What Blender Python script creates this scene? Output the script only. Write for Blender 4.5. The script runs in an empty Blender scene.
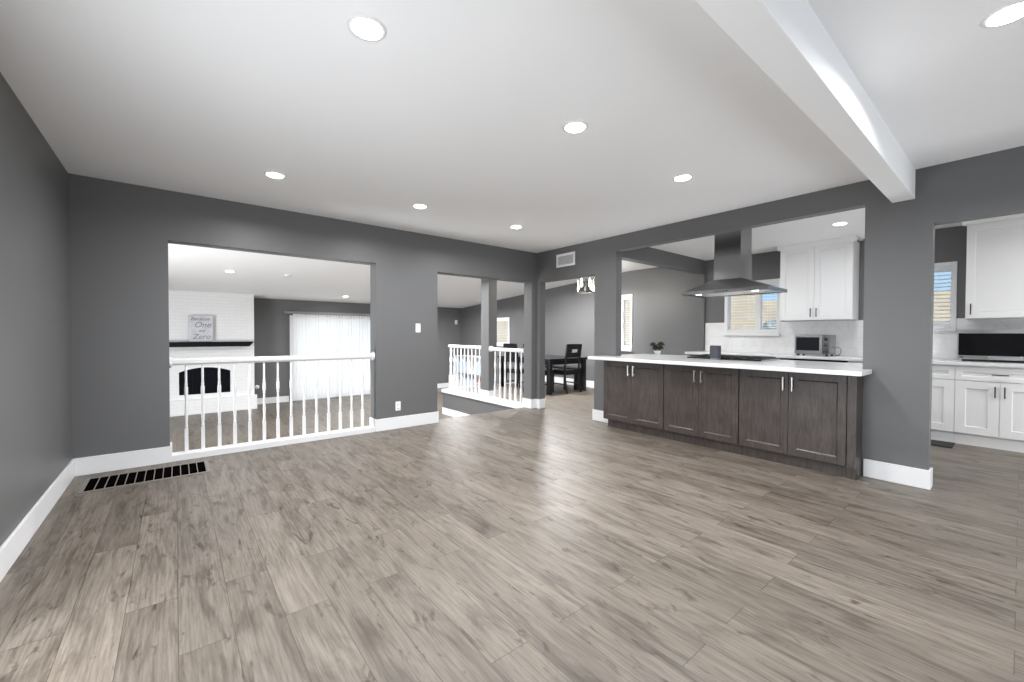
import bpy, bmesh, math, random
from mathutils import Vector, Matrix, noise

random.seed(7)
SC = bpy.context.scene
COL = SC.collection

# ------------------------------------------------------------------ camera
CAM_Z = 1.27
A, ROLL, PITCH, FPX = 0.888490588, 0.00344432, -0.0165290812, 414.270473
cam_data = bpy.data.cameras.new('camera')
cam_data.sensor_width = 36.0
cam_data.lens = FPX / 1024.0 * 36.0
cam_data.clip_start = 0.05
cam_data.clip_end = 200
cam = bpy.data.objects.new('camera', cam_data)
COL.objects.link(cam)
fh = Vector((math.cos(A), math.sin(A), 0)); rh = Vector((math.sin(A), -math.cos(A), 0)); zz = Vector((0, 0, 1))
F = fh * math.cos(PITCH) + zz * math.sin(PITCH)
U0 = zz * math.cos(PITCH) - fh * math.sin(PITCH)
R = rh * math.cos(ROLL) + U0 * math.sin(ROLL)
U = U0 * math.cos(ROLL) - rh * math.sin(ROLL)
cam.matrix_world = Matrix(((R.x, U.x, -F.x, 0), (R.y, U.y, -F.y, 0), (R.z, U.z, -F.z, CAM_Z), (0, 0, 0, 1)))
SC.camera = cam

# ------------------------------------------------------------------ exposure, world, large lights
vs = SC.view_settings
vs.view_transform = 'Standard'; vs.look = 'None'; vs.gamma = 1.0; vs.use_curve_mapping = False
vs.exposure = 0.66
SC.cycles.max_bounces = 10
SC.cycles.diffuse_bounces = 6
SC.cycles.transparent_max_bounces = 16
SC.cycles.sample_clamp_indirect = 6.0

world = bpy.data.worlds.new('world'); SC.world = world
world.use_nodes = True
bg = world.node_tree.nodes['Background']
bg.inputs['Color'].default_value = (0.45, 0.68, 0.95, 1); bg.inputs['Strength'].default_value = 0.75

def area_light(name, loc, direction, sx, sy, energy, color=(1, 1, 1), shape='RECTANGLE', spread=180):
    l = bpy.data.lights.new(name, 'AREA'); l.shape = shape; l.size = sx
    if shape in ('RECTANGLE', 'ELLIPSE'): l.size_y = sy
    l.energy = energy; l.color = color; l.spread = math.radians(spread)
    o = bpy.data.objects.new(name, l); COL.objects.link(o); o.location = loc
    o.rotation_euler = Vector(direction).to_track_quat('-Z', 'Y').to_euler()
    return o

FILL_TINT = (0.965, 0.984, 1.0)
# daylight behind the patio door, plus unseen fill lamps added to brighten the rooms
area_light('fill_behind_camera', (0.6, -2.72, 0.72), (0, 1, 0), 2.2, 1.3, 22, FILL_TINT)  # unseen fill pair, added low to reach the ceiling past the beam
area_light('fill_behind_camera', (3.4, -2.72, 0.72), (0, 1, 0), 2.2, 1.3, 22, FILL_TINT)
area_light('fill_left_wall', (-0.72, 1.75, 0.85), (1, 0, 0), 1.7, 1.4, 37, FILL_TINT)  # unseen fill added for the main room ceiling
area_light('daylight_patio_door', (3.55, 12.62, 0.62), (0, -1, 0), 2.3, 2.2, 27, (1, 0.99, 0.97))
area_light('fill_sunken_side', (-3.09, 6.5, 0.15), (1, 0, 0), 2.0, 1.0, 225, FILL_TINT)  # unseen fill added to light the sunken room from the left
area_light('fill_kitchen_end', (6.4, -1.66, 0.8), (0, 1, 0), 1.6, 1.4, 26, FILL_TINT)  # unseen fill added in front of the solid end wall
sun = bpy.data.lights.new('sun', 'SUN'); sun.energy = 5.0; sun.angle = 0.01; sun.color = (1, 0.95, 0.88)
so = bpy.data.objects.new('sun', sun); COL.objects.link(so); so.rotation_euler = Vector((0.40, 0.30, -0.86)).to_track_quat('-Z', 'Y').to_euler()

# ------------------------------------------------------------------ materials
def new_mat(name):
    m = bpy.data.materials.new(name); m.use_nodes = True
    nt = m.node_tree; b = nt.nodes['Principled BSDF']
    return m, nt, b

def simple(name, col, rough=0.5, metal=0.0, bump=0.0, bscale=120.0, var=0.0, vscale=4.0, spec=0.5):
    m, nt, b = new_mat(name)
    b.inputs['Base Color'].default_value = (*col, 1); b.inputs['Roughness'].default_value = rough
    b.inputs['Metallic'].default_value = metal
    b.inputs['Specular IOR Level'].default_value = spec
    tc = nt.nodes.new('ShaderNodeTexCoord')
    if bump > 0:
        n = nt.nodes.new('ShaderNodeTexNoise'); n.inputs['Scale'].default_value = bscale; n.inputs['Detail'].default_value = 3
        nt.links.new(tc.outputs['Object'], n.inputs['Vector'])
        bp = nt.nodes.new('ShaderNodeBump'); bp.inputs['Strength'].default_value = bump; bp.inputs['Distance'].default_value = 0.01
        nt.links.new(n.outputs['Fac'], bp.inputs['Height']); nt.links.new(bp.outputs['Normal'], b.inputs['Normal'])
    if var > 0:
        n = nt.nodes.new('ShaderNodeTexNoise'); n.inputs['Scale'].default_value = vscale; n.inputs['Detail'].default_value = 4
        nt.links.new(tc.outputs['Object'], n.inputs['Vector'])
        r = nt.nodes.new('ShaderNodeValToRGB')
        r.color_ramp.elements[0].position = 0.3; r.color_ramp.elements[1].position = 0.7
        r.color_ramp.elements[0].color = (*[c * (1 - var) for c in col], 1)
        r.color_ramp.elements[1].color = (*[min(1, c * (1 + var)) for c in col], 1)
        nt.links.new(n.outputs['Fac'], r.inputs['Fac']); nt.links.new(r.outputs['Color'], b.inputs['Base Color'])
    return m

def emis(name, col, strength):
    m, nt, b = new_mat(name)
    b.inputs['Base Color'].default_value = (*col, 1)
    b.inputs['Emission Color'].default_value = (*col, 1); b.inputs['Emission Strength'].default_value = strength
    return m

M = {}
M['wall'] = simple('grey_wall_paint', (0.122, 0.122, 0.123), 0.45, bump=0.06, bscale=220)
M['ceil'] = simple('white_ceiling_paint', (0.90, 0.90, 0.905), 0.75, bump=0.08, bscale=180)
M['trim'] = simple('white_trim_paint', (0.74, 0.74, 0.745), 0.35)
M['rail'] = simple('white_railing_paint', (0.70, 0.70, 0.70), 0.4)
M['cab'] = simple('white_cabinet_paint', (0.76, 0.76, 0.76), 0.35)
M['nickel'] = simple('brushed_nickel', (0.72, 0.71, 0.70), 0.28, 1.0)
M['pull'] = simple('dark_bronze_pull', (0.035, 0.033, 0.032), 0.35, 0.6)
M['black'] = simple('black_lacquer', (0.006, 0.006, 0.008), 0.30, spec=0.3)
M['hoodsteel'] = simple('dark_brushed_steel', (0.27, 0.27, 0.275), 0.24, 1.0)
M['blackglass'] = simple('black_glass', (0.004, 0.004, 0.005), 0.08)
M['cooktop'] = simple('cooktop_glass', (0.010, 0.011, 0.014), 0.25, spec=0.3)
M['blackmetal'] = simple('black_metal', (0.012, 0.012, 0.012), 0.45)
M['mantel'] = simple('mantel_black', (0.004, 0.005, 0.008), 0.6, spec=0.15)
M['soot'] = simple('sooty_firebox', (0.004, 0.005, 0.008), 0.8, spec=0.1, bump=0.4, bscale=30)
M['rubber'] = simple('black_mat', (0.02, 0.02, 0.021), 0.8, bump=0.3, bscale=300)
M['plastic'] = simple('white_plastic', (0.80, 0.80, 0.79), 0.4)
M['pot'] = simple('white_ceramic', (0.78, 0.80, 0.78), 0.25)
M['leafdark'] = simple('dark_leaf', (0.018, 0.024, 0.012), 0.6, var=0.5, vscale=60)
M['leafpale'] = simple('pale_leaf', (0.22, 0.20, 0.10), 0.5, var=0.4, vscale=60)
M['canvas'] = simple('sign_board', (0.56, 0.56, 0.60), 0.6, var=0.10, vscale=9)
M['ink'] = simple('sign_ink', (0.24, 0.24, 0.27), 0.7)
M['fence'] = simple('tan_fence_boards', (0.62, 0.51, 0.38), 0.8, var=0.12, vscale=3)
M['ground'] = simple('outdoor_ground', (0.35, 0.33, 0.30), 0.9, var=0.2)
M['bush'] = simple('grey_green_bush', (0.16, 0.19, 0.21), 0.8, var=0.6, vscale=12)
M['bluebin'] = simple('pale_blue_fabric', (0.50, 0.60, 0.72), 0.8, bump=0.2)
M['redbin'] = simple('faded_red_fabric', (0.42, 0.20, 0.20), 0.8, bump=0.2)
M['headrail'] = simple('grey_headrail', (0.20, 0.20, 0.22), 0.4)
M['speaker'] = simple('slate_grey_fabric', (0.055, 0.058, 0.072), 0.8, bump=0.3, bscale=500)
M['grilletan'] = simple('grille_frame_taupe', (0.20, 0.18, 0.16), 0.45, 0.2)
M['duct'] = simple('duct_shade', (0.003, 0.002, 0.002), 0.9, spec=0.0)
M['lens'] = emis('lamp_lens', (1, 0.99, 0.97), 9.0)
M['hoodlens'] = emis('hood_lamp_lens', (1, 0.98, 0.95), 4.0)
M['bulb'] = emis('warm_bulb', (1, 0.86, 0.74), 6.0)
M['fixture'] = simple('chrome_fixture', (0.7, 0.66, 0.63), 0.2, 1.0)

def steel():
    m, nt, b = new_mat('brushed_stainless')
    b.inputs['Metallic'].default_value = 1.0; b.inputs['Roughness'].default_value = 0.30
    tc = nt.nodes.new('ShaderNodeTexCoord'); mp = nt.nodes.new('ShaderNodeMapping')
    mp.inputs['Scale'].default_value = (3, 3, 160)
    n = nt.nodes.new('ShaderNodeTexNoise'); n.inputs['Scale'].default_value = 3
    r = nt.nodes.new('ShaderNodeValToRGB')
    r.color_ramp.elements[0].color = (0.42, 0.42, 0.43, 1); r.color_ramp.elements[1].color = (0.56, 0.56, 0.57, 1)
    nt.links.new(tc.outputs['Object'], mp.inputs['Vector']); nt.links.new(mp.outputs['Vector'], n.inputs['Vector'])
    nt.links.new(n.outputs['Fac'], r.inputs['Fac']); nt.links.new(r.outputs['Color'], b.inputs['Base Color'])
    return m
M['steel'] = steel()

def wood_dark():
    m, nt, b = new_mat('espresso_stained_wood')
    b.inputs['Roughness'].default_value = 0.42
    tc = nt.nodes.new('ShaderNodeTexCoord')
    mp = nt.nodes.new('ShaderNodeMapping'); mp.inputs['Scale'].default_value = (9, 9, 1.1)
    n1 = nt.nodes.new('ShaderNodeTexNoise'); n1.inputs['Scale'].default_value = 6; n1.inputs['Detail'].default_value = 6; n1.inputs['Roughness'].default_value = 0.65
    n2 = nt.nodes.new('ShaderNodeTexNoise'); n2.inputs['Scale'].default_value = 5; n2.inputs['Detail'].default_value = 3
    nt.links.new(tc.outputs['Object'], mp.inputs['Vector']); nt.links.new(mp.outputs['Vector'], n1.inputs['Vector'])
    nt.links.new(tc.outputs['Object'], n2.inputs['Vector'])
    r1 = nt.nodes.new('ShaderNodeValToRGB')
    r1.color_ramp.elements[0].position = 0.25; r1.color_ramp.elements[1].position = 0.75
    r1.color_ramp.elements[0].color = (0.026, 0.021, 0.019, 1); r1.color_ramp.elements[1].color = (0.092, 0.073, 0.065, 1)
    mx = nt.nodes.new('ShaderNodeMix'); mx.data_type = 'RGBA'; mx.blend_type = 'MULTIPLY'; mx.inputs[0].default_value = 0.55
    r2 = nt.nodes.new('ShaderNodeValToRGB')
    r2.color_ramp.elements[0].position = 0.35; r2.color_ramp.elements[1].position = 0.65
    r2.color_ramp.elements[0].color = (0.55, 0.53, 0.52, 1); r2.color_ramp.elements[1].color = (1, 1, 1, 1)
    nt.links.new(n1.outputs['Fac'], r1.inputs['Fac']); nt.links.new(n2.outputs['Fac'], r2.inputs['Fac'])
    nt.links.new(r1.outputs['Color'], mx.inputs[6]); nt.links.new(r2.outputs['Color'], mx.inputs[7])
    nt.links.new(mx.outputs[2], b.inputs['Base Color'])
    return m
M['wood'] = wood_dark()

def laminate():
    m, nt, b = new_mat('grey_oak_laminate')
    L = nt.links.new
    tc = nt.nodes.new('ShaderNodeTexCoord')
    sep = nt.nodes.new('ShaderNodeSeparateXYZ'); L(tc.outputs['Object'], sep.inputs[0])
    com = nt.nodes.new('ShaderNodeCombineXYZ')
    L(sep.outputs['Y'], com.inputs['X']); L(sep.outputs['X'], com.inputs['Y'])
    def brick(c1, c2, mortar, msize):
        br = nt.nodes.new('ShaderNodeTexBrick'); br.offset = 0.37; br.offset_frequency = 2; br.squash = 1
        br.inputs['Scale'].default_value = 1; br.inputs['Brick Width'].default_value = 1.27
        br.inputs['Row Height'].default_value = 0.187; br.inputs['Mortar Size'].default_value = msize
        br.inputs['Mortar Smooth'].default_value = 0.0; br.inputs['Bias'].default_value = 0
        br.inputs['Color1'].default_value = c1; br.inputs['Color2'].default_value = c2; br.inputs['Mortar'].default_value = mortar
        L(com.outputs[0], br.inputs['Vector']); return br
    br = brick((0, 0, 0, 1), (1, 1, 1, 1), (0.5, 0.5, 0.5, 1), 0.0)
    seam = brick((1, 1, 1, 1), (1, 1, 1, 1), (0, 0, 0, 1), 0.0016)
    # per-plank offset of the grain coordinates
    sc = nt.nodes.new('ShaderNodeVectorMath'); sc.operation = 'SCALE'; sc.inputs['Scale'].default_value = 37.0
    L(br.outputs['Color'], sc.inputs[0])
    add = nt.nodes.new('ShaderNodeVectorMath'); add.operation = 'ADD'
    L(tc.outputs['Object'], add.inputs[0]); L(sc.outputs[0], add.inputs[1])
    def nz(scale, mscale, detail, rough, dist=0.0):
        mp = nt.nodes.new('ShaderNodeMapping'); mp.inputs['Scale'].default_value = mscale
        L(add.outputs[0], mp.inputs['Vector'])
        n = nt.nodes.new('ShaderNodeTexNoise'); n.inputs['Scale'].default_value = scale; n.inputs['Detail'].default_value = detail
        n.inputs['Roughness'].default_value = rough; n.inputs['Distortion'].default_value = dist
        L(mp.outputs['Vector'], n.inputs['Vector']); return n
    g1 = nz(2.2, (4.5, 0.75, 1), 5, 0.6, 1.2)      # broad figure
    g2 = nz(9.0, (11.0, 0.5, 1), 4, 0.6)            # fine streaks
    g3 = nz(3.2, (5.2, 1.6, 1), 3, 0.6, 0.8)       # dark knots / smudges
    r1 = nt.nodes.new('ShaderNodeValToRGB'); e = r1.color_ramp.elements
    e[0].position = 0.30; e[1].position = 0.72
    e[0].color = (0.078, 0.063, 0.050, 1); e[1].color = (0.194, 0.170, 0.143, 1)
    em = r1.color_ramp.elements.new(0.5); em.color = (0.155, 0.133, 0.110, 1)
    L(g1.outputs['Fac'], r1.inputs['Fac'])
    r2 = nt.nodes.new('ShaderNodeValToRGB'); e = r2.color_ramp.elements
    e[0].position = 0.32; e[1].position = 0.60; e[0].color = (0.68, 0.65, 0.62, 1); e[1].color = (1.06, 1.06, 1.06, 1)
    L(g2.outputs['Fac'], r2.inputs['Fac'])
    r3 = nt.nodes.new('ShaderNodeValToRGB'); e = r3.color_ramp.elements
    e[0].position = 0.28; e[1].position = 0.41; e[0].color = (0.40, 0.35, 0.31, 1); e[1].color = (1, 1, 1, 1)
    L(g3.outputs['Fac'], r3.inputs['Fac'])
    r4 = nt.nodes.new('ShaderNodeValToRGB'); e = r4.color_ramp.elements
    e[0].position = 0.0; e[1].position = 1.0; e[0].color = (0.84, 0.83, 0.82, 1); e[1].color = (1.14, 1.14, 1.14, 1)
    L(br.outputs['Color'], r4.inputs['Fac'])
    def mul(a, bb, f=1.0):
        mx = nt.nodes.new('ShaderNodeMix'); mx.data_type = 'RGBA'; mx.blend_type = 'MULTIPLY'; mx.inputs[0].default_value = f
        L(a, mx.inputs[6]); L(bb, mx.inputs[7]); return mx.outputs[2]
    c = mul(r1.outputs['Color'], r2.outputs['Color']); c = mul(c, r3.outputs['Color']); c = mul(c, r4.outputs['Color'])
    c = mul(c, seam.outputs['Color'], 0.5)
    L(c, b.inputs['Base Color'])
    b.inputs['Roughness'].default_value = 0.42
    b.inputs['Specular IOR Level'].default_value = 0.36
    bp = nt.nodes.new('ShaderNodeBump'); bp.inputs['Strength'].default_value = 0.06; bp.inputs['Distance'].default_value = 0.004
    L(g2.outputs['Fac'], bp.inputs['Height']); L(bp.outputs['Normal'], b.inputs['Normal'])
    return m
M['floor'] = laminate()

def quartz(name, base, vein, tile=None):
    m, nt, b = new_mat(name); L = nt.links.new
    b.inputs['Roughness'].default_value = 0.16
    tc = nt.nodes.new('ShaderNodeTexCoord')
    n = nt.nodes.new('ShaderNodeTexNoise'); n.inputs['Scale'].default_value = 2.2; n.inputs['Detail'].default_value = 6; n.inputs['Distortion'].default_value = 1.4
    L(tc.outputs['Object'], n.inputs['Vector'])
    r = nt.nodes.new('ShaderNodeValToRGB'); e = r.color_ramp.elements
    e[0].position = 0.44; e[0].color = (*base, 1); e[1].position = 0.56; e[1].color = (*base, 1)
    x = r.color_ramp.elements.new(0.5); x.color = (*vein, 1)
    L(n.outputs['Fac'], r.inputs['Fac'])
    out = r.outputs['Color']
    if tile:
        sep = nt.nodes.new('ShaderNodeSeparateXYZ'); L(tc.outputs['Object'], sep.inputs[0])
        com = nt.nodes.new('ShaderNodeCombineXYZ'); L(sep.outputs['Y'], com.inputs['X']); L(sep.outputs['Z'], com.inputs['Y'])
        br = nt.nodes.new('ShaderNodeTexBrick'); br.inputs['Scale'].default_value = 1
        br.inputs['Brick Width'].default_value = tile[0]; br.inputs['Row Height'].default_value = tile[1]
        br.inputs['Mortar Size'].default_value = 0.0025
        br.inputs['Color1'].default_value = (1, 1, 1, 1); br.inputs['Color2'].default_value = (0.97, 0.97, 0.97, 1); br.inputs['Mortar'].default_value = (0.86, 0.86, 0.86, 1)
        L(com.outputs[0], br.inputs['Vector'])
        mx = nt.nodes.new('ShaderNodeMix'); mx.data_type = 'RGBA'; mx.blend_type = 'MULTIPLY'; mx.inputs[0].default_value = 1
        L(out, mx.inputs[6]); L(br.outputs['Color'], mx.inputs[7]); out = mx.outputs[2]
    L(out, b.inputs['Base Color'])
    return m
M['quartz'] = quartz('white_quartz', (0.75, 0.75, 0.75), (0.70, 0.70, 0.705))
M['tile'] = quartz('white_marble_tile', (0.78, 0.78, 0.78), (0.73, 0.73, 0.735), (0.61, 0.155))

def brick_white():
    m, nt, b = new_mat('white_painted_brick'); L = nt.links.new
    b.inputs['Roughness'].default_value = 0.6
    tc = nt.nodes.new('ShaderNodeTexCoord')
    sep = nt.nodes.new('ShaderNodeSeparateXYZ'); L(tc.outputs['Object'], sep.inputs[0])
    com = nt.nodes.new('ShaderNodeCombineXYZ'); L(sep.outputs['X'], com.inputs['X']); L(sep.outputs['Z'], com.inputs['Y'])
    br = nt.nodes.new('ShaderNodeTexBrick'); br.inputs['Scale'].default_value = 1
    br.inputs['Brick Width'].default_value = 0.22; br.inputs['Row Height'].default_value = 0.075
    br.inputs['Mortar Size'].default_value = 0.006; br.inputs['Mortar Smooth'].default_value = 0.3
    br.inputs['Color1'].default_value = (0.80, 0.80, 0.80, 1); br.inputs['Color2'].default_value = (0.78, 0.78, 0.78, 1); br.inputs['Mortar'].default_value = (0.74, 0.74, 0.74, 1)
    L(com.outputs[0], br.inputs['Vector']); L(br.outputs['Color'], b.inputs['Base Color'])
    n = nt.nodes.new('ShaderNodeTexNoise'); n.inputs['Scale'].default_value = 40; L(tc.outputs['Object'], n.inputs['Vector'])
    ma = nt.nodes.new('ShaderNodeMath'); ma.operation = 'MULTIPLY_ADD'; ma.inputs[1].default_value = -1.0
    L(br.outputs['Fac'], ma.inputs[0]); L(n.outputs['Fac'], ma.inputs[2])
    bp = nt.nodes.new('ShaderNodeBump'); bp.inputs['Strength'].default_value = 0.35; bp.inputs['Distance'].default_value = 0.01
    L(ma.outputs[0], bp.inputs['Height']); L(bp.outputs['Normal'], b.inputs['Normal'])
    return m
M['brick'] = brick_white()

def glass():
    m = bpy.data.materials.new('clear_glass'); m.use_nodes = True; nt = m.node_tree; nt.nodes.clear()
    o = nt.nodes.new('ShaderNodeOutputMaterial'); t = nt.nodes.new('ShaderNodeBsdfTransparent'); g = nt.nodes.new('ShaderNodeBsdfGlossy')
    t.inputs['Color'].default_value = (0.96, 0.98, 0.98, 1); g.inputs['Roughness'].default_value = 0.02
    mx = nt.nodes.new('ShaderNodeMixShader'); fr = nt.nodes.new('ShaderNodeValue'); fr.outputs[0].default_value = 0.05
    nt.links.new(fr.outputs[0], mx.inputs[0]); nt.links.new(t.outputs[0], mx.inputs[1]); nt.links.new(g.outputs[0], mx.inputs[2])
    nt.links.new(mx.outputs[0], o.inputs[0]); return m
M['glass'] = glass()

def translucent(name, col, fac):
    m = bpy.data.materials.new(name); m.use_nodes = True; nt = m.node_tree; nt.nodes.clear()
    o = nt.nodes.new('ShaderNodeOutputMaterial'); d = nt.nodes.new('ShaderNodeBsdfDiffuse'); t = nt.nodes.new('ShaderNodeBsdfTranslucent')
    d.inputs['Color'].default_value = (*col, 1); t.inputs['Color'].default_value = (*col, 1)
    mx = nt.nodes.new('ShaderNodeMixShader'); mx.inputs[0].default_value = fac
    nt.links.new(d.outputs[0], mx.inputs[1]); nt.links.new(t.outputs[0], mx.inputs[2]); nt.links.new(mx.outputs[0], o.inputs[0]); return m
M['vane'] = translucent('white_vinyl_vane', (0.86, 0.86, 0.86), 0.30)
M['slat'] = translucent('white_blind_slat', (0.86, 0.86, 0.85), 0.25)

# ------------------------------------------------------------------ helpers
def B(): return bmesh.new()

def box(bm, x0, x1, y0, y1, z0, z1):
    c = [bm.verts.new((x, y, z)) for z in (min(z0, z1), max(z0, z1)) for y in (min(y0, y1), max(y0, y1)) for x in (min(x0, x1), max(x0, x1))]
    for f in ((0, 2, 3, 1), (4, 5, 7, 6), (0, 1, 5, 4), (2, 6, 7, 3), (0, 4, 6, 2), (1, 3, 7, 5)):
        bm.faces.new([c[i] for i in f])
    return bm

def prism(bm, poly, axis, a0, a1):
    """extrude a 2-D polygon along an axis; poly coordinates are the two other axes in xyz order"""
    def P(p, a):
        if axis == 'z': return (p[0], p[1], a)
        if axis == 'y': return (p[0], a, p[1])
        return (a, p[0], p[1])
    lo = [bm.verts.new(P(p, a0)) for p in poly]; hi = [bm.verts.new(P(p, a1)) for p in poly]
    n = len(poly)
    fs = [bm.faces.new(lo), bm.faces.new(hi[::-1])]
    for i in range(n):
        fs.append(bm.faces.new((lo[i], hi[i], hi[(i + 1) % n], lo[(i + 1) % n])))
    bmesh.ops.recalc_face_normals(bm, faces=fs)
    return bm

def lathe(bm, prof, c=(0, 0, 0), segs=16, axis='z', cap=True):
    rings = []
    for r, h in prof:
        ring = []
        for i in range(segs):
            t = 2 * math.pi * i / segs; u, v = r * math.cos(t), r * math.sin(t)
            p = (u, v, h) if axis == 'z' else ((h, u, v) if axis == 'x' else (u, h, v))
            ring.append(bm.verts.new((c[0] + p[0], c[1] + p[1], c[2] + p[2])))
        rings.append(ring)
    fs = []
    for a, b in zip(rings, rings[1:]):
        for i in range(segs):
            f = bm.faces.new((a[i], a[(i + 1) % segs], b[(i + 1) % segs], b[i])); f.smooth = True; fs.append(f)
    if cap:
        fs.append(bm.faces.new(rings[0][::-1])); fs.append(bm.faces.new(rings[-1]))
    bmesh.ops.recalc_face_normals(bm, faces=fs)
    return bm

def sweep(bm, pts, w, d=None):
    """square bar along points (mostly vertical)"""
    d = d or w
    rings = [[bm.verts.new((p[0] + sx * w / 2, p[1] + sy * d / 2, p[2])) for sx, sy in ((-1, -1), (1, -1), (1, 1), (-1, 1))] for p in pts]
    fs = [bm.faces.new(rings[0][::-1]), bm.faces.new(rings[-1])]
    for a, b in zip(rings, rings[1:]):
        for i in range(4): fs.append(bm.faces.new((a[i], a[(i + 1) % 4], b[(i + 1) % 4], b[i])))
    bmesh.ops.recalc_face_normals(bm, faces=fs)
    return bm

def tube(bm, pts, r, segs=8):
    pts = [Vector(p) for p in pts]; rings = []
    for i, p in enumerate(pts):
        t = (pts[min(i + 1, len(pts) - 1)] - pts[max(i - 1, 0)]).normalized()
        ref = Vector((0, 0, 1)) if abs(t.z) < 0.9 else Vector((1, 0, 0))
        n = t.cross(ref).normalized(); b = t.cross(n)
        rings.append([bm.verts.new(p + r * (math.cos(2 * math.pi * k / segs) * n + math.sin(2 * math.pi * k / segs) * b)) for k in range(segs)])
    fs = []
    for a, b in zip(rings, rings[1:]):
        for k in range(segs):
            f = bm.faces.new((a[k], a[(k + 1) % segs], b[(k + 1) % segs], b[k])); f.smooth = True; fs.append(f)
    fs.append(bm.faces.new(rings[0])); fs.append(bm.faces.new(rings[-1]))
    bmesh.ops.recalc_face_normals(bm, faces=fs)
    return bm

ROOTLOC = {}
def obj(name, bm, mat, parent=None, bevel=0.0, label=None, local=False):
    """link one mesh; geometry is given in world coordinates unless local"""
    me = bpy.data.meshes.new(name); bm.to_mesh(me); bm.free()
    o = bpy.data.objects.new(name, me); COL.objects.link(o)
    me.materials.append(mat)
    if bevel:
        md = o.modifiers.new('bevel', 'BEVEL'); md.width = bevel; md.segments = 2; md.limit_method = 'ANGLE'; md.angle_limit = math.radians(50)
    if parent is not None:
        o.parent = parent
        if not local and parent in ROOTLOC: o.location = -ROOTLOC[parent]
    if label: o['label'] = label
    return o

def thing(name, label, cat, loc=(0, 0, 0), group=None, local=False):
    o = bpy.data.objects.new(name, None); COL.objects.link(o); o.empty_display_size = 0.1
    o.location = loc; o['label'] = label; o['category'] = cat
    if group: o['group'] = group
    if not local: ROOTLOC[o] = Vector(loc)
    return o

def tag(o, label, cat, group=None):
    o['label'] = label; o['category'] = cat
    if group: o['group'] = group
    return o

def struct(name, bm, mat, label=None, bevel=0.0):
    o = obj(name, bm, mat, bevel=bevel); o['kind'] = 'structure'
    if label: o['label'] = label
    return o

def sroot(name, loc=(0, 0, 0)):
    o = bpy.data.objects.new(name, None); COL.objects.link(o); o.location = loc; o['kind'] = 'structure'; ROOTLOC[o] = Vector(loc)
    return o

def dup(root, loc, rotz=None, label=None, group=None):
    r = root.copy(); COL.objects.link(r); r.location = loc
    if rotz is not None: r.rotation_euler = (0, 0, rotz)
    if label: r['label'] = label
    if group: r['group'] = group
    for ch in list(root.children):
        c = ch.copy(); COL.objects.link(c); c.parent = r
        for g in ch.children:
            d = g.copy(); COL.objects.link(d); d.parent = c
    return r

# ------------------------------------------------------------------ the room shell
XL, YB, XK, H = -0.715, 5.267, 4.82, 2.66     # left wall, back wall, kitchen wall, ceiling
YB2, XK2 = 5.467, 4.946                       # far faces of those walls
XD, YF, ZS = 7.72, 12.30, -0.55               # kitchen/dining outer wall, far wall, sunken floor
YR = -2.7
def zc(y): return H if y <= YB2 else H - 0.0725 * (y - YB2)

# floors
bm = B(); box(bm, XL - 0.15, XD, YR, YB2 - 0.03, -0.12, 0.0)
struct('floor', bm, M['floor'])
bm = B(); box(bm, -3.1, XD + 0.1, YB2 - 0.2, YF + 0.1, ZS - 0.1, ZS)
struct('floor_sunken_room', bm, M['floor'])
bm = B(); box(bm, 4.735, XD, YB2 - 0.03, 8.29, ZS - 0.05, 0.0)
struct('floor_dining_landing', bm, M['floor'])
bm = B(); box(bm, 4.72, 4.735, YB2 - 0.03, 8.29, ZS, -0.03); box(bm, 4.72, XD, 8.29, 8.305, ZS, -0.03)
box(bm, -3.1, 4.72, YB - 0.0 + 0.03, YB2 - 0.02, ZS, -0.06)
struct('wall_landing', bm, M['wall'])
bm = B()
box(bm, 3.0, 4.70, YB2, YB2 + 0.28, ZS, -0.183); box(bm, 3.0, 4.70, YB2 + 0.28, YB2 + 0.56, ZS, -0.367)
struct('floor_step', bm, M['floor'])
bm = B()
box(bm, 4.695, 4.745, YB2 - 0.05, 8.33, -0.055, 0.012)
box(bm, 4.71, XD, 8.29, 8.33, -0.055, 0.012)
struct('trim_1', bm, M['trim'], bevel=0.004)
bm = B(); box(bm, 4.705, 4.72, 5.9, 8.31, ZS, ZS + 0.15)
struct('baseboard_landing', bm, M['trim'], bevel=0.003)

# ceiling
bm = B()
box(bm, XL - 0.15, XD + 0.15, YR - 0.1, YB2, H, H + 0.12)
prism(bm, [(YB2, H), (YF + 0.2, zc(YF + 0.2)), (YF + 0.2, zc(YF + 0.2) + 0.12), (YB2, H + 0.12)], 'x', -3.2, XD + 0.15)
struct('ceiling', bm, M['ceil'])
bm = B(); box(bm, XL, XK, 0.582, 0.726, 2.415, H)
struct('ceiling_beam', bm, M['ceil'], bevel=0.003)
bm = B(); box(bm, XK2, XD, 3.757, 3.91, 2.42, H); box(bm, XD - 0.035, XD, 3.757, 3.91, 0, 2.42)
struct('kitchen_beam', bm, M['wall'])

# main walls
bm = B(); box(bm, XL - 0.15, XL, YR, 0.88, 0, H); box(bm, XL - 0.15, XL, 2.62, YB, 0, H); box(bm, XL - 0.15, XL, 0.88, 2.62, 0, 0.15); box(bm, XL - 0.15, XL, 0.88, 2.62, 1.55, H); box(bm, XL - 0.9, XL - 0.15, 0.6, 2.9, 1.6, 1.7)  # unseen opening added for the fill lamp, overhang added to block sun
struct('wall_left', bm, M['wall'])
O1a, O1b, O2a, O2b = -0.05, 2.014, 2.905, 4.71
bm = B()
box(bm, XL - 0.15, O1a, YB, YB2, -0.05, H); box(bm, O1a, O1b, YB, YB2, 2.178, H)
box(bm, O1b, O2a, YB, YB2, -0.05, H); box(bm, O2a, O2b, YB, YB2, 2.155, H)
box(bm, O2b, XK2, YB, YB2, -0.05, H)
box(bm, -3.1, XL - 0.15, YB, YB2, ZS, H)
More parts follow.
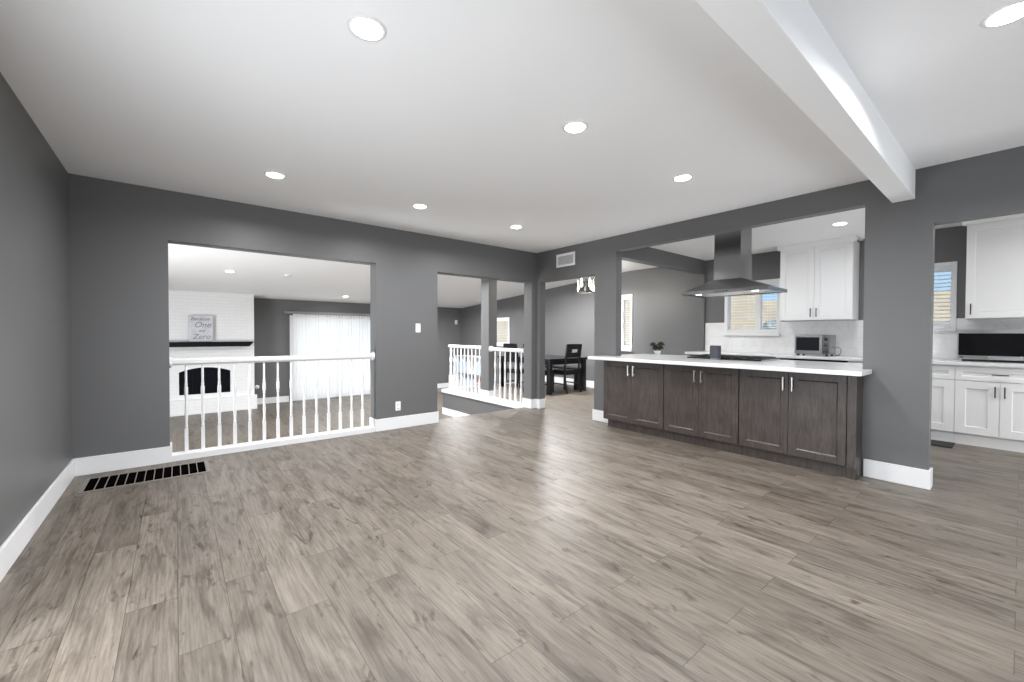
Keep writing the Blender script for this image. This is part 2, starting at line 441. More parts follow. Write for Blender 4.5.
bmesh.ops.remove_doubles(bm, verts=bm.verts, dist=1e-5)
struct('wall_back', bm, M['wall'])
PK, DR, DL = 3.612, 3.995, 5.184
bm = B()
box(bm, XK, XK2, DL, YB, 0, H); box(bm, XK, XK2, DR, DL, 2.155, H); box(bm, XK, XK2, PK, DR, 0, H)
box(bm, XK, XK2, 0.905, PK, 2.448, H); box(bm, XK, XK2, 0.905, PK, 0, 0.924)
box(bm, XK, XK2, 0.472, 0.905, 0, H); box(bm, XK, XK2, -0.75, 0.472, 2.19, H); box(bm, XK, XK2, YR, -0.75, 0, H)
struct('wall_kitchen', bm, M['wall'])
bm = B(); box(bm, XK2, 5.62, 1.15, 3.55, 0.0, 0.924)  # unseen plain base standing in for kitchen-side cabinets under the counter
struct('island_base', bm, M['wall'])

# wall behind the camera; two low openings added to pass fill light
bm = B()
w = [(-0.5, 1.7), (2.3, 4.5)]
box(bm, XL - 0.15, XK2, YR - 0.15, YR, 1.40, H); box(bm, XL - 0.15, XK2, YR - 0.15, YR, 0, 0.05)
for a, b_ in ((XL - 0.15, w[0][0]), (w[0][1], w[1][0]), (w[1][1], XK2)): box(bm, a, b_, YR - 0.15, YR, 0.05, 1.40)
struct('wall_rear', bm, M['wall'])
bm = B(); box(bm, XK2, XD + 0.15, -1.85, -1.7, 0, H); box(bm, 7.72, 7.72, -1.7, -1.7, 0, 0)
struct('wall_kitchen_end', bm, M['wall'])

# outer wall (kitchen, dining, sunken room) with three windows
WINS = [('window_1', 2.50, 3.395, 1.30, 2.20), ('window_2', 0.53, 1.30, 1.37, 2.215), ('window_3', 5.345, 5.95, 0.95, 2.15), ('window_4', 9.62, 10.45, 0.945, 1.77)]
holes = sorted([(y0 + 0.02, y1 - 0.02, z0 + 0.02, z1 - 0.02) for _, y0, y1, z0, z1 in WINS])
bm = B(); y = -1.85
for y0, y1, z0, z1 in holes:
    box(bm, XD, XD + 0.15, y, y0, ZS, zc(y) if y > YB2 else H)
    box(bm, XD, XD + 0.15, y0, y1, ZS, z0); box(bm, XD, XD + 0.15, y0, y1, z1, H); y = y1
box(bm, XD, XD + 0.15, y, YF + 0.15, ZS, H)
struct('wall_right', bm, M['wall'])
# far wall with the patio-door opening
bm = B(); dx0, dx1, dz1 = 2.42, 4.72, 1.72
box(bm, -3.1, dx0, YF, YF + 0.15, ZS, H); box(bm, dx1, XD + 0.15, YF, YF + 0.15, ZS, H); box(bm, dx0, dx1, YF, YF + 0.15, dz1, H)
struct('wall_far', bm, M['wall'])
bm = B(); box(bm, -3.25, -3.1, YB, YF + 0.15, ZS, -0.3); box(bm, -3.25, -3.1, YB, YF + 0.15, 1.7, H)
box(bm, -3.25, -3.1, YB, 5.5, -0.3, 1.7); box(bm, -3.25, -3.1, 7.5, YF + 0.15, -0.3, 1.7); box(bm, -3.25, -3.1, 5.5, 7.5, 1.0, 1.7)  # unseen opening added behind the sunken room fill lamp
struct('wall_sunken_left', bm, M['wall'])

# baseboards
BH, BT = 0.158, 0.016
bm = B(); box(bm, XL, XL + BT, YR, YB, 0, BH); struct('baseboard_left', bm, M['trim'], bevel=0.003)
bm = B()
box(bm, XL + BT, O1a + BT, YB - BT, YB, 0, BH)
box(bm, O1a, O1a + BT, YB, YB2, 0, BH)
box(bm, O1b - BT, O2a + BT, YB - BT, YB, 0, BH)
box(bm, O1b - BT, O1b, YB, YB2, 0, BH); box(bm, O2a, O2a + BT, YB, YB2, 0, BH)
box(bm, O2b - BT, XK - BT, YB - BT, YB, 0, BH); box(bm, O2b - BT, O2b, YB, YB2 + BT, 0, BH)
struct('baseboard_back', bm, M['trim'], bevel=0.003)
bm = B()
box(bm, XK - BT, XK, DL - BT, YB, 0, BH); box(bm, XK, XK2, DL - BT, DL, 0, BH)
box(bm, XK - BT, XK, 3.66, DR + BT, 0, BH); box(bm, XK, XK2, DR, DR + BT, 0, BH)
box(bm, XK - BT, XK, 0.472 - BT, 0.885, 0, BH); box(bm, XK, XK2, 0.472 - BT, 0.472, 0, BH)
struct('baseboard_kitchen', bm, M['trim'], bevel=0.003)
bm = B(); box(bm, XD - BT, XD, 3.91, 8.29, 0, BH); box(bm, XD - BT, XD, 8.33, YF, ZS, ZS + BH)
struct('baseboard_right', bm, M['trim'], bevel=0.003)
bm = B(); box(bm, 1.54, dx0 - 0.08, YF - BT, YF, ZS, ZS + BH); box(bm, dx1 + 0.08, XD, YF - BT, YF, ZS, ZS + BH)
struct('baseboard_far', bm, M['trim'], bevel=0.003)

# column between the two railings
bm = B(); box(bm, 4.72, 4.917, 6.528, 6.786, 0, zc(6.786)); struct('column', bm, M['wall'])
bm = B()
for a in ((4.72 - BT, 4.917 + BT, 6.528 - BT, 6.528), (4.72 - BT, 4.917 + BT, 6.786, 6.786 + BT), (4.72 - BT, 4.72, 6.528, 6.786), (4.917, 4.917 + BT, 6.528, 6.786)):
    box(bm, *a, 0.012, 0.165)
struct('baseboard_column', bm, M['trim'])

# ------------------------------------------------------------------ windows
def window(name, y0, y1, z0, z1, mull=True):
    r = sroot(name, (XD, (y0 + y1) / 2, z0))
    f = B(); c = 0.055
    for a in ((y0, y0 + c, z0, z1), (y1 - c, y1, z0, z1), (y0 + c, y1 - c, z1 - c, z1), (y0 + c, y1 - c, z0, z0 + c)):
        box(f, XD - 0.02, XD + 0.12, a[0], a[1], a[2], a[3])
    if mull:
        ym = (y0 + y1) / 2 - (0.09 if name == 'window_1' else 0); box(f, XD + 0.02, XD + 0.10, ym - 0.045, ym + 0.045, z0 + c, z1 - c)
    obj('window_frame', f, M['trim'], r, bevel=0.003)
    s = B(); box(s, XD - 0.05, XD + 0.02, y0 - 0.0, y1 + 0.0, z0 - 0.045, z0)
    obj('window_sill', s, M['trim'], r, bevel=0.004)
    g = B(); box(g, XD + 0.085, XD + 0.091, y0 + c, y1 - c, z0 + c, z1 - c)
    obj('glass_pane', g, M['glass'], r)
    return r
for nm, y0, y1, z0, z1 in WINS: window(nm, y0, y1, z0, z1, nm != 'window_4' and nm != 'window_2')

def blind(label, y0, y1, z0, z1, tilt, pitch=0.05):
    r = thing('window_blind', label, 'blind', (XD + 0.03, (y0 + y1) / 2, z0))
    h = B(); box(h, XD + 0.0, XD + 0.055, y0, y1, z1 - 0.045, z1); obj('headrail', h, M['trim'], r)
    s = B(); z = z1 - 0.06; ca, sa = math.cos(tilt) * 0.024, math.sin(tilt) * 0.024
    while z > z0 + 0.02:
        xm = XD + 0.03
        prism(s, [(xm - ca, z - sa), (xm + ca, z + sa), (xm + ca, z + sa + 0.003), (xm - ca, z - sa + 0.003)], 'y', y0, y1); z -= pitch
    obj('slats', s, M['slat'], r)
    b = B(); box(b, XD + 0.01, XD + 0.05, y0, y1, z0, z0 + 0.016); obj('bottom_rail', b, M['trim'], r)
    for yy in (y0 + 0.1, y1 - 0.1):
        c = B(); tube(c, [(XD + 0.008, yy, z0 + 0.01), (XD + 0.008, yy, z1 - 0.03)], 0.0015, 6); obj('cord', c, M['trim'], r)
blind('white horizontal blind in left pane of window behind range hood', 2.90, 3.34, 1.355, 2.145, 0.12)
blind('white horizontal blind in right pane of window behind range hood', 2.555, 2.80, 1.355, 2.145, 0.12)
blind('white horizontal blind in the window beyond the right doorway', 0.585, 1.245, 1.425, 2.16, 0.35)
blind('tall white blind in narrow dining window seen left over the island', 5.40, 5.895, 1.005, 2.095, 0.15)
blind('white blind in far window above the dark dining chair behind railing', 9.675, 10.395, 1.0, 1.715, 0.05)

# ------------------------------------------------------------------ patio door and vertical blinds
r = sroot('door_1', ((dx0 + dx1) / 2, YF, ZS))
f = B()
for a in ((dx0, dx0 + 0.06, ZS, dz1), (dx1 - 0.06, dx1, ZS, dz1), (dx0, dx1, dz1 - 0.06, dz1), (dx0, dx1, ZS, ZS + 0.06), (3.54, 3.62, ZS, dz1)):
    box(f, a[0], a[1], YF + 0.03, YF + 0.12, a[2], a[3])
obj('door_frame', f, M['trim'], r)
g = B(); box(g, dx0 + 0.05, dx1 - 0.05, YF + 0.07, YF + 0.078, ZS + 0.05, dz1 - 0.05); obj('glass_pane', g, M['glass'], r)
h = B(); box(h, 3.50, 3.53, YF + 0.0, YF + 0.03, 0.4, 0.65); obj('door_handle', h, M['nickel'], r)

r = thing('vertical_blinds', 'long white vertical blinds hanging over the patio door in sunken room', 'blinds', (3.5, YF - 0.1, ZS))
h = B(); box(h, 2.21, 4.95, YF - 0.13, YF - 0.05, 1.795, 1.86); obj('headrail', h, M['headrail'], r, bevel=0.004)
n = 31
for k in range(n):
    x = 2.385 + k * 0.0795
    v = B(); a = math.radians(28 + 4 * math.sin(k * 1.7)); ca, sa = math.cos(a) * 0.049, math.sin(a) * 0.049
    z1 = 1.79 if k > 0 else 1.75
    yy = YF - 0.09 - (0.0 if k else 0.01)
    pts = [(-1, -1), (-0.33, -0.20), (0.33, 0.46), (1, 1)]
    poly = [(x + p * ca, yy + q * sa * 0.9) for p, q in pts]
    poly += [(px, py + 0.002) for px, py in poly[::-1]]
    prism(v, poly, 'z', ZS + 0.03, z1)
    obj('vane', v, M['vane'], r)

# ------------------------------------------------------------------ outside
bm = B(); box(bm, XD + 0.15, 30, -20, 30, -0.65, -0.6); box(bm, -20, 30, YF + 0.15, 30, -0.65, -0.6)
struct('ground_outside', bm, M['ground'])
r = thing('board_fence', 'tan board fence outside beyond the kitchen windows', 'fence', (11.2, 5, -0.6))
b = B()
z = -0.5
while z < 2.75:
    top = z + 0.135
    if z < 2.02: box(b, 11.2, 11.23, -6, 4.1, z, top)
    box(b, 11.2, 11.23, 4.1, 30, z, top)
    z += 0.145
obj('fence_boards', b, M['fence'], r)
for k in range(5):
    y = -5 + k * 4.2
    p = B(); box(p, 11.23, 11.33, y, y + 0.1, -0.6, 2.0 if y < 4.1 else 2.75); obj('fence_post', p, M['fence'], r)
def blob(bm, c, rad, seed, squash=0.8):
    t = bmesh.ops.create_icosphere(bm, subdivisions=3, radius=1.0)
    for v in t['verts']:
        n = v.co.normalized(); k = rad * (1 + 0.25 * noise.noise(n * 2.3 + Vector((seed, 0, 0))) + 0.12 * noise.noise(n * 6 + Vector((0, seed, 0))))
        v.co = Vector(c) + Vector((n.x * k, n.y * k, n.z * k * squash))
r = thing('garden_bush', 'grey green bush in front of fence, seen through right kitchen pane', 'bush', (10.3, 3.45, -0.6))
b = B(); blob(b, (10.3, 3.48, 1.25), 0.30, 3.0, 1.1); obj('foliage', b, M['bush'], r)
b = B(); tube(b, [(10.3, 3.45, -0.6), (10.31, 3.46, 0.2), (10.3, 3.45, 0.9)], 0.04); obj('stem', b, M['grilletan'], r)

# ------------------------------------------------------------------ recessed lights
def recessed(loc, label, group, energy, slope=0.0, rad=0.068):
    r = thing('recessed_light', label, 'ceiling light', loc, group, local=True)
    b = B(); lathe(b, [(rad, -0.001), (rad, -0.007), (rad + 0.016, -0.004), (rad + 0.018, 0.004), (rad, 0.004)], segs=40, cap=False)
    obj('trim_ring', b, M['plastic'], r, local=True)
    b = B(); lathe(b, [(rad - 0.002, -0.002), (rad * 0.9, -0.010), (rad * 0.6, -0.016), (rad * 0.2, -0.019), (0.001, -0.019)], segs=40)
    obj('lens', b, M['lens'], r, local=True)
    r.rotation_euler = (-slope, 0, 0)
    l = area_light('downlight_or_fill_lamp', (loc[0], loc[1], loc[2] - 0.03), (0, 0, -1), 0.15, 0.15, energy, (0.975, 0.985, 1.0), 'DISK', 165)
    return r
MR = 'recessed lights over the main room'
EL = 19
recessed((0.687, 1.90, H), 'largest recessed ceiling light, first from left wall in front row', MR, EL)
recessed((2.09, 1.907, H), 'recessed ceiling light in the middle of the front row', MR, EL)
recessed((3.49, 1.911, H), 'recessed ceiling light of front row closest to the kitchen opening', MR, EL)
recessed((0.69, 4.15, H), 'recessed ceiling light above the railed opening, nearest left wall', MR, EL)
recessed((2.077, 4.15, H), 'recessed ceiling light in the middle of row along the back wall', MR, EL)
recessed((3.43, 4.145, H), 'recessed ceiling light nearest the corner with the wall vent', MR, EL)
recessed((2.80, 0.053, H), 'recessed ceiling light on the far side of the white beam', MR, EL)
recessed((6.426, 1.448, H), 'recessed kitchen ceiling light in front of white upper cabinet', 'recessed lights beyond the walls', 6)
sl = math.atan(0.0725)
recessed((0.78, 9.09, zc(9.09)), 'recessed light on sunken room ceiling above the fireplace side', 'recessed lights beyond the walls', 10, sl)
recessed((3.47, 11.2, zc(11.2)), 'recessed light on sunken room ceiling near the vertical blinds', 'recessed lights beyond the walls', 10, sl)
# unseen lamps without fixtures; those beyond the back wall are added fill
for x, y in ((0.69, -1.0), (4.0, -1.6)): area_light('downlight_or_fill_lamp', (x, y, H - 0.03), (0, 0, -1), 0.15, 0.15, EL, (0.975, 0.985, 1.0), 'DISK', 165)
area_light('downlight_or_fill_lamp', (6.3, 2.9, H - 0.03), (0, 0, -1), 0.15, 0.15, 9, (0.975, 0.985, 1.0), 'DISK', 165)
area_light('downlight_or_fill_lamp', (6.3, 6.6, zc(6.6) - 0.03), (0, 0, -1), 0.15, 0.15, 110, (0.975, 0.985, 1.0), 'DISK', 165)  # fill added to brighten the dining walls
area_light('downlight_or_fill_lamp', (6.2, 10.2, zc(10.2) - 0.03), (0, 0, -1), 0.15, 0.15, 70, (0.975, 0.985, 1.0), 'DISK', 165)  # fill added to brighten the far right of the sunken room
area_light('downlight_or_fill_lamp', (3.6, 7.6, zc(7.6) - 0.03), (0, 0, -1), 0.15, 0.15, 95, (0.975, 0.985, 1.0), 'DISK', 165)  # fill added to lighten the sunken floor
area_light('downlight_or_fill_lamp', (6.3, -0.5, H - 0.03), (0, 0, -1), 0.15, 0.15, 11, (0.975, 0.985, 1.0), 'DISK', 165)

r = thing('smoke_detector', 'round white smoke detector on the sunken room ceiling', 'smoke detector', (1.70, 9.0, zc(9.0)), local=True)
b = B(); lathe(b, [(0.065, 0.004), (0.065, -0.012), (0.05, -0.03), (0.001, -0.034)], segs=28); obj('housing', b, M['plastic'], r, local=True)
b = B(); lathe(b, [(0.012, -0.031), (0.012, -0.037), (0.001, -0.038)], segs=12); obj('test_button', b, M['trim'], r, local=True)
r.rotation_euler = (-sl, 0, 0)

# ------------------------------------------------------------------ railings
def baluster_bm(x, y, z0, z1, k=1.0):
    b = B(); h = z1 - z0; s = 0.0155 * k
    box(b, x - s, x + s, y - s, y + s, z0, z0 + 0.27 * h)
    prof = [(0.0145, 0.27), (0.011, 0.285), (0.0155, 0.30), (0.0105, 0.315), (0.013, 0.36), (0.0148, 0.42), (0.0125, 0.50), (0.0105, 0.56), (0.0095, 0.60), (0.014, 0.615), (0.0105, 0.63),
            (0.0165, 0.65), (0.0165, 0.735), (0.0105, 0.755), (0.014, 0.77), (0.0105, 0.785), (0.0105, 0.90), (0.009, 1.0)]
    lathe(b, [(r_ * k, z0 + t * h) for r_, t in prof], (x, y, 0), 12)
    return b

def rail_profile(c, z):
    w = 0.033
    return [(c - w * 0.6, z), (c + w * 0.6, z), (c + w, z + 0.02), (c + w, z + 0.05), (c + w * 0.75, z + 0.066), (c - w * 0.75, z + 0.066), (c - w, z + 0.05), (c - w, z + 0.02)]

yr = 5.36
r = thing('stair_railing', 'long white baluster railing across the opening to the fireplace room', 'railing', (0.98, yr, 0))
b = B(); prism(b, rail_profile(yr, 0.945), 'x', O1a + 0.02, O1b - 0.02); obj('handrail', b, M['rail'], r)
b = B(); box(b, O1a + BT, O1b - BT, YB - 0.004, YB2 - 0.05, -0.005, 0.058); obj('bottom_rail', b, M['rail'], r, bevel=0.003)
for x, s in ((O1a, 1), (O1b, -1)):
    b = B(); lathe(b, [(0.058, 0), (0.058, 0.010), (0.05, 0.018), (0.043, 0.022), (0.001, 0.022)] if s > 0 else [(0.058, 0), (0.058, -0.010), (0.05, -0.018), (0.043, -0.022), (0.001, -0.022)], (x, yr, 0.977), 28, 'x')
    obj('rosette', b, M['rail'], r)
for x in (0.08, 0.216, 0.357, 0.494, 0.632, 0.769, 0.906, 1.042, 1.179, 1.316, 1.455, 1.593, 1.731, 1.869):
    obj('baluster', baluster_bm(x, yr, 0.05, 0.955), M['rail'], r)

xr = 4.765
r = thing('stair_railing', 'short white railing left of the grey column on the landing edge', 'railing', (xr, 7.4, 0))
b = B(); prism(b, [(p, q) for p, q in rail_profile(xr, 0.965)], 'y', 6.802, 8.08); obj('handrail', b, M['rail'], r)
b = B(); box(b, xr - 0.03, xr + 0.03, 6.802, 8.10, 0.012, 0.05); obj('bottom_rail', b, M['rail'], r)
b = B(); box(b, xr - 0.035, xr + 0.035, 7.985, 8.055, 0.04, 0.36)
lathe(b, [(0.033, 0.36), (0.024, 0.38), (0.034, 0.41), (0.025, 0.44), (0.03, 0.55), (0.022, 0.62), (0.034, 0.66), (0.034, 0.74), (0.022, 0.78), (0.026, 0.97)], (xr, 8.02, 0), 16)
obj('newel_post', b, M['rail'], r)
for k in range(8): obj('baluster', baluster_bm(xr, 6.90 + k * 0.14, 0.045, 0.975, 1.1), M['rail'], r)

r = thing('stair_railing', 'short white railing between the grey column and the corner pier', 'railing', (xr, 6.0, 0))
b = B(); prism(b, rail_profile(xr, 0.945), 'y', 5.50, 6.50); obj('handrail', b, M['rail'], r)
b = B(); box(b, xr - 0.03, xr + 0.03, 5.49, 6.51, 0.012, 0.05); obj('bottom_rail', b, M['rail'], r)
for y, s in ((5.484, 1), (6.511, -1)):
    b = B(); lathe(b, [(0.06, 0), (0.06, s * 0.010), (0.05, s * 0.018), (0.043, s * 0.022), (0.001, s * 0.022)], (xr, y, 0.98), 28, 'y'); obj('rosette', b, M['rail'], r)
for k in range(6): obj('baluster', baluster_bm(xr, 5.60 + k * 0.155, 0.045, 0.955, 1.15), M['rail'], r)

# ------------------------------------------------------------------ wall fittings
r = thing('light_switch', 'white light switch plate on grey wall between the two openings', 'light switch', (2.604, YB, 1.351))
b = B(); box(b, 2.568, 2.64, YB - 0.006, YB, 1.29, 1.412); obj('cover_plate', b, M['plastic'], r, bevel=0.002)
b = B(); box(b, 2.592, 2.616, YB - 0.012, YB - 0.006, 1.325, 1.377); obj('rocker', b, M['trim'], r, bevel=0.002)
r = thing('wall_outlet', 'white wall outlet low on grey wall above the baseboard', 'outlet', (2.311, YB, 0.301))
b = B(); box(b, 2.275, 2.347, YB - 0.006, YB, 0.24, 0.362); obj('cover_plate', b, M['plastic'], r, bevel=0.002)
for z in (0.276, 0.328):
    b = B(); lathe(b, [(0.017, 0), (0.017, -0.003), (0.001, -0.003)], (2.311, YB - 0.006, z), 16, 'y'); obj('socket', b, M['trim'], r)
r = thing('wall_sensor', 'small white sensor high on the dark far wall near corner', 'sensor', (7.50, YF, 1.68))
b = B(); box(b, 7.455, 7.55, YF - 0.03, YF, 1.60, 1.75); obj('housing', b, M['plastic'], r, bevel=0.008)
b = B(); box(b, 7.47, 7.535, YF - 0.034, YF - 0.03, 1.615, 1.68); obj('sensor_window', b, M['trim'], r)
r = thing('gas_valve_cover', 'round white cover on far wall beside the fireplace hearth', 'valve cover', (1.61, YF, -0.10))
b = B(); lathe(b, [(0.05, 0), (0.05, -0.01), (0.035, -0.03), (0.001, -0.034)], (1.61, YF, -0.10), 24, 'y'); obj('cover_plate', b, M['plastic'], r)
b = B(); lathe(b, [(0.012, -0.03), (0.012, -0.05), (0.001, -0.05)], (1.61, YF, -0.10), 12, 'y'); obj('key_socket', b, M['nickel'], r)

r = thing('wall_vent', 'white air vent high on kitchen wall above the dining opening', 'air vent', (XK, 4.585, 2.35))
y0, y1, z0, z1 = 4.385, 4.785, 2.35, 2.557
b = B(); c = 0.035
for a in ((y0, y0 + c, z0, z1), (y1 - c, y1, z0, z1), (y0 + c, y1 - c, z0, z0 + c), (y0 + c, y1 - c, z1 - c, z1)): box(b, XK - 0.012, XK, *a)
obj('vent_frame', b, M['trim'], r, bevel=0.002)
b = B()
for k in range(9):
    z = z0 + c + 0.006 + k * 0.0152
    prism(b, [(XK - 0.011, z), (XK - 0.009, z), (XK - 0.001, z + 0.011), (XK - 0.003, z + 0.011)], 'y', y0 + c, y1 - c)
obj('louvers', b, M['plastic'], r)
b = B(); box(b, XK - 0.0015, XK - 0.0005, y0 + c, y1 - c, z0 + c, z1 - c); obj('backing', b, M['headrail'], r)

# floor return grille
r = thing('floor_grille', 'long dark floor air grille in the corner beneath the grey wall', 'floor vent', (-0.18, 4.915, 0))
y0, y1, x0, x1 = 4.66, 5.10, -0.61, 0.238
b = B(); c = 0.028
for a in ((x0, x1, y0, y0 + c), (x0, x1, y1 - c, y1), (x0, x0 + c, y0 + c, y1 - c), (x1 - c, x1, y0 + c, y1 - c)): box(b, a[0], a[1], a[2], a[3], 0.0, 0.007)
obj('grille_frame', b, M['grilletan'], r, bevel=0.002)
b = B()
for k in range(1, 13):
    x = x0 + c + (x1 - x0 - 2 * c) * k / 13; box(b, x - 0.003, x + 0.003, y0 + c, y1 - c, 0.0015, 0.006)
obj('grille_bars', b, M['grilletan'], r)
b = B(); box(b, x0 + c, x1 - c, y0 + c, y1 - c, 0.0003, 0.0014); obj('duct_shade_sheet', b, M['duct'], r)  # flat black sheet painted as the shade inside the duct

# ------------------------------------------------------------------ cabinets
def shaker(name, xf, y0, y1, z0, z1, mat, parent, fw=0.062, t=0.02, s=0.005):
    b = B(); g = 0.0016
    y0 += g; y1 -= g; z0 += g; z1 -= g
    box(b, xf, xf + t, y0, y0 + fw, z0, z1); box(b, xf, xf + t, y1 - fw, y1, z0, z1)
    box(b, xf, xf + t, y0 + fw, y1 - fw, z0, z0 + fw); box(b, xf, xf + t, y0 + fw, y1 - fw, z1 - fw, z1)
    yi0, yi1, zi0, zi1 = y0 + fw, y1 - fw, z0 + fw, z1 - fw   # bevelled step and recessed panel
    d = 0.012
    box(b, xf + d, xf + t, yi0, yi1, zi0, zi1)
    for P in ([(yi0, zi0), (yi1, zi0), (yi1 - s, zi0 + s), (yi0 + s, zi0 + s)], [(yi0, zi1), (yi1, zi1), (yi1 - s, zi1 - s), (yi0 + s, zi1 - s)],
              [(yi0, zi0), (yi0, zi1), (yi0 + s, zi1 - s), (yi0 + s, zi0 + s)], [(yi1, zi0), (yi1, zi1), (yi1 - s, zi1 - s), (yi1 - s, zi0 + s)]):
        vs_ = [b.verts.new((xf + (0.003 if i < 2 else d), p[0], p[1])) for i, p in enumerate(P)]
        b.faces.new(vs_)
    return obj(name, b, mat, parent, bevel=0.0015)

def pull(xf, y, z, length, vertical, mat, parent, r=0.0055):
    b = B(); h = length / 2; o = 0.028
    if vertical:
        box(b, xf - o - 0.010, xf - o, y - 0.0055, y + 0.0055, z - h, z + h)
        for s in (-1, 1): box(b, xf - o, xf, y - 0.004, y + 0.004, z + s * (h - 0.018) - 0.004, z + s * (h - 0.018) + 0.004)
    else:
        box(b, xf - o - 0.010, xf - o, y - h, y + h, z - 0.0055, z + 0.0055)
        for s in (-1, 1): box(b, xf - o, xf, y + s * (h - 0.018) - 0.004, y + s * (h - 0.018) + 0.004, z - 0.004, z + 0.004)
    return obj('handle', b, mat, parent, bevel=0.0015)

XF = 4.592
labs = ['dark wood base cabinet closest to the wide grey pillar, right of three', 'dark wood base cabinet in the middle of three under the white counter', 'dark wood base cabinet nearest the dining opening, left of three']
seg = [(0.962, 1.868), (1.868, 2.732), (2.732, 3.645)]
for lab, (y0, y1) in zip(labs, seg):
    r = thing('base_cabinet', lab, 'cabinet', (4.70, (y0 + y1) / 2, 0), 'dark base cabinets under the island counter')
    e = 0.001
    b = B(); box(b, XF + 0.022, XK - 0.004, y0 + e, y1 - e, 0.105, 0.922); obj('carcass', b, M['wood'], r)
    kr = y1 - (0.05 if y1 > 3.6 else 0)
    b = B(); box(b, XF + 0.045, XF + 0.06, y0 + e, kr, 0.001, 0.105); obj('toe_kick', b, M['wood'], r)
    ym = (y0 + y1) / 2
    for ya, yb_, hy in ((y0 + 0.004, ym, ym - 0.038), (ym, y1 - 0.004, ym + 0.038)):
        d = shaker('door', XF, ya, yb_, 0.112, 0.912, M['wood'], r, s=0.012)
        pull(XF, hy, 0.80, 0.135, True, M['nickel'], d)
r = thing('end_panel', 'dark wood end panel and filler closing the cabinets beside pillar', 'cabinet panel', (4.70, 0.93, 0))
b = B(); box(b, XF + 0.002, XK - 0.003, 0.899, 0.915, 0.10, 0.922); box(b, XF + 0.06, XK - 0.003, 0.899, 0.915, 0.001, 0.10); obj('side_panel', b, M['wood'], r)
b = B(); box(b, XF + 0.002, XF + 0.022, 0.915, 0.961, 0.10, 0.922); obj('filler_strip', b, M['wood'], r)
b = B(); box(b, XF + 0.022, XF + 0.04, 0.899, 0.961, 0.001, 0.10); obj('toe_kick', b, M['wood'], r)

# island counter
bm = B()
prism(bm, [(4.44, 0.838), (4.817, 0.838), (4.817, 0.908), (5.80, 0.908), (5.80, 3.80), (4.949, 3.80), (4.949, 3.609), (4.817, 3.609), (4.817, 3.80), (4.44, 3.80)], 'z', 0.926, 0.966)
tag(obj('island_countertop', bm, M['quartz'], bevel=0.004), 'long white quartz countertop lying over the dark wood cabinets', 'countertop')

# cooktop
r = thing('cooktop', 'black cooktop with iron grates set in the white island counter', 'cooktop', (5.49, 2.33, 0.966))
kx0, kx1, ky0, ky1 = 5.22, 5.765, 1.885, 2.775
b = B(); box(b, kx0, kx1, ky0, ky1, 0.966, 0.986); obj('glass_top', b, M['cooktop'], r, bevel=0.004)
for ya in (ky0 - 0.012, ky1):
    b = B(); box(b, kx0, kx1, ya, ya + 0.012, 0.967, 0.981); obj('edge_trim', b, M['steel'], r)
for k, (x, y) in enumerate(((kx0 + 0.15, ky0 + 0.17), (kx0 + 0.15, ky1 - 0.17), (kx1 - 0.14, ky0 + 0.17), (kx1 - 0.14, ky1 - 0.17), (kx0 + 0.27, 2.33))):
    b = B(); lathe(b, [(0.045, 0.985), (0.045, 0.990), (0.03, 0.991), (0.03, 0.993), (0.001, 0.994)], (x, y, 0), 24); obj('burner', b, M['blackmetal'], r)
for yy in (ky0 + 0.02, ky0 + 0.31, ky0 + 0.60):
    g_ = B()
    for k in range(4): box(g_, kx0 + 0.04 + k * 0.15, kx0 + 0.052 + k * 0.15, yy, yy + 0.27, 0.993, 1.003)
    for k in range(3): box(g_, kx0 + 0.04, kx0 + 0.502, yy + k * 0.129, yy + 0.012 + k * 0.129, 0.993, 1.003)
    for qx in (kx0 + 0.04, kx0 + 0.49):
        for qy in (yy, yy + 0.258): box(g_, qx, qx + 0.012, qy, qy + 0.012, 0.985, 0.994)
    obj('pan_grate', g_, M['blackmetal'], r)
for k in range(5):
    b = B(); lathe(b, [(0.016, 0.985), (0.015, 1.0), (0.001, 1.001)], (kx0 + 0.022, 2.17 + k * 0.08, 0), 14); obj('control_knob', b, M['blackmetal'], r)

# small dark box standing in front of the cooktop
r = thing('smart_speaker', 'small slate grey box speaker standing upright on island counter', 'speaker', (5.12, 2.36, 0.966))
b = B(); box(b, 5.075, 5.165, 2.308, 2.412, 0.985, 1.140); obj('body', b, M['speaker'], r, bevel=0.010)
b = B(); box(b, 5.08, 5.16, 2.315, 2.405, 0.966, 0.985); obj('base', b, M['headrail'], r)

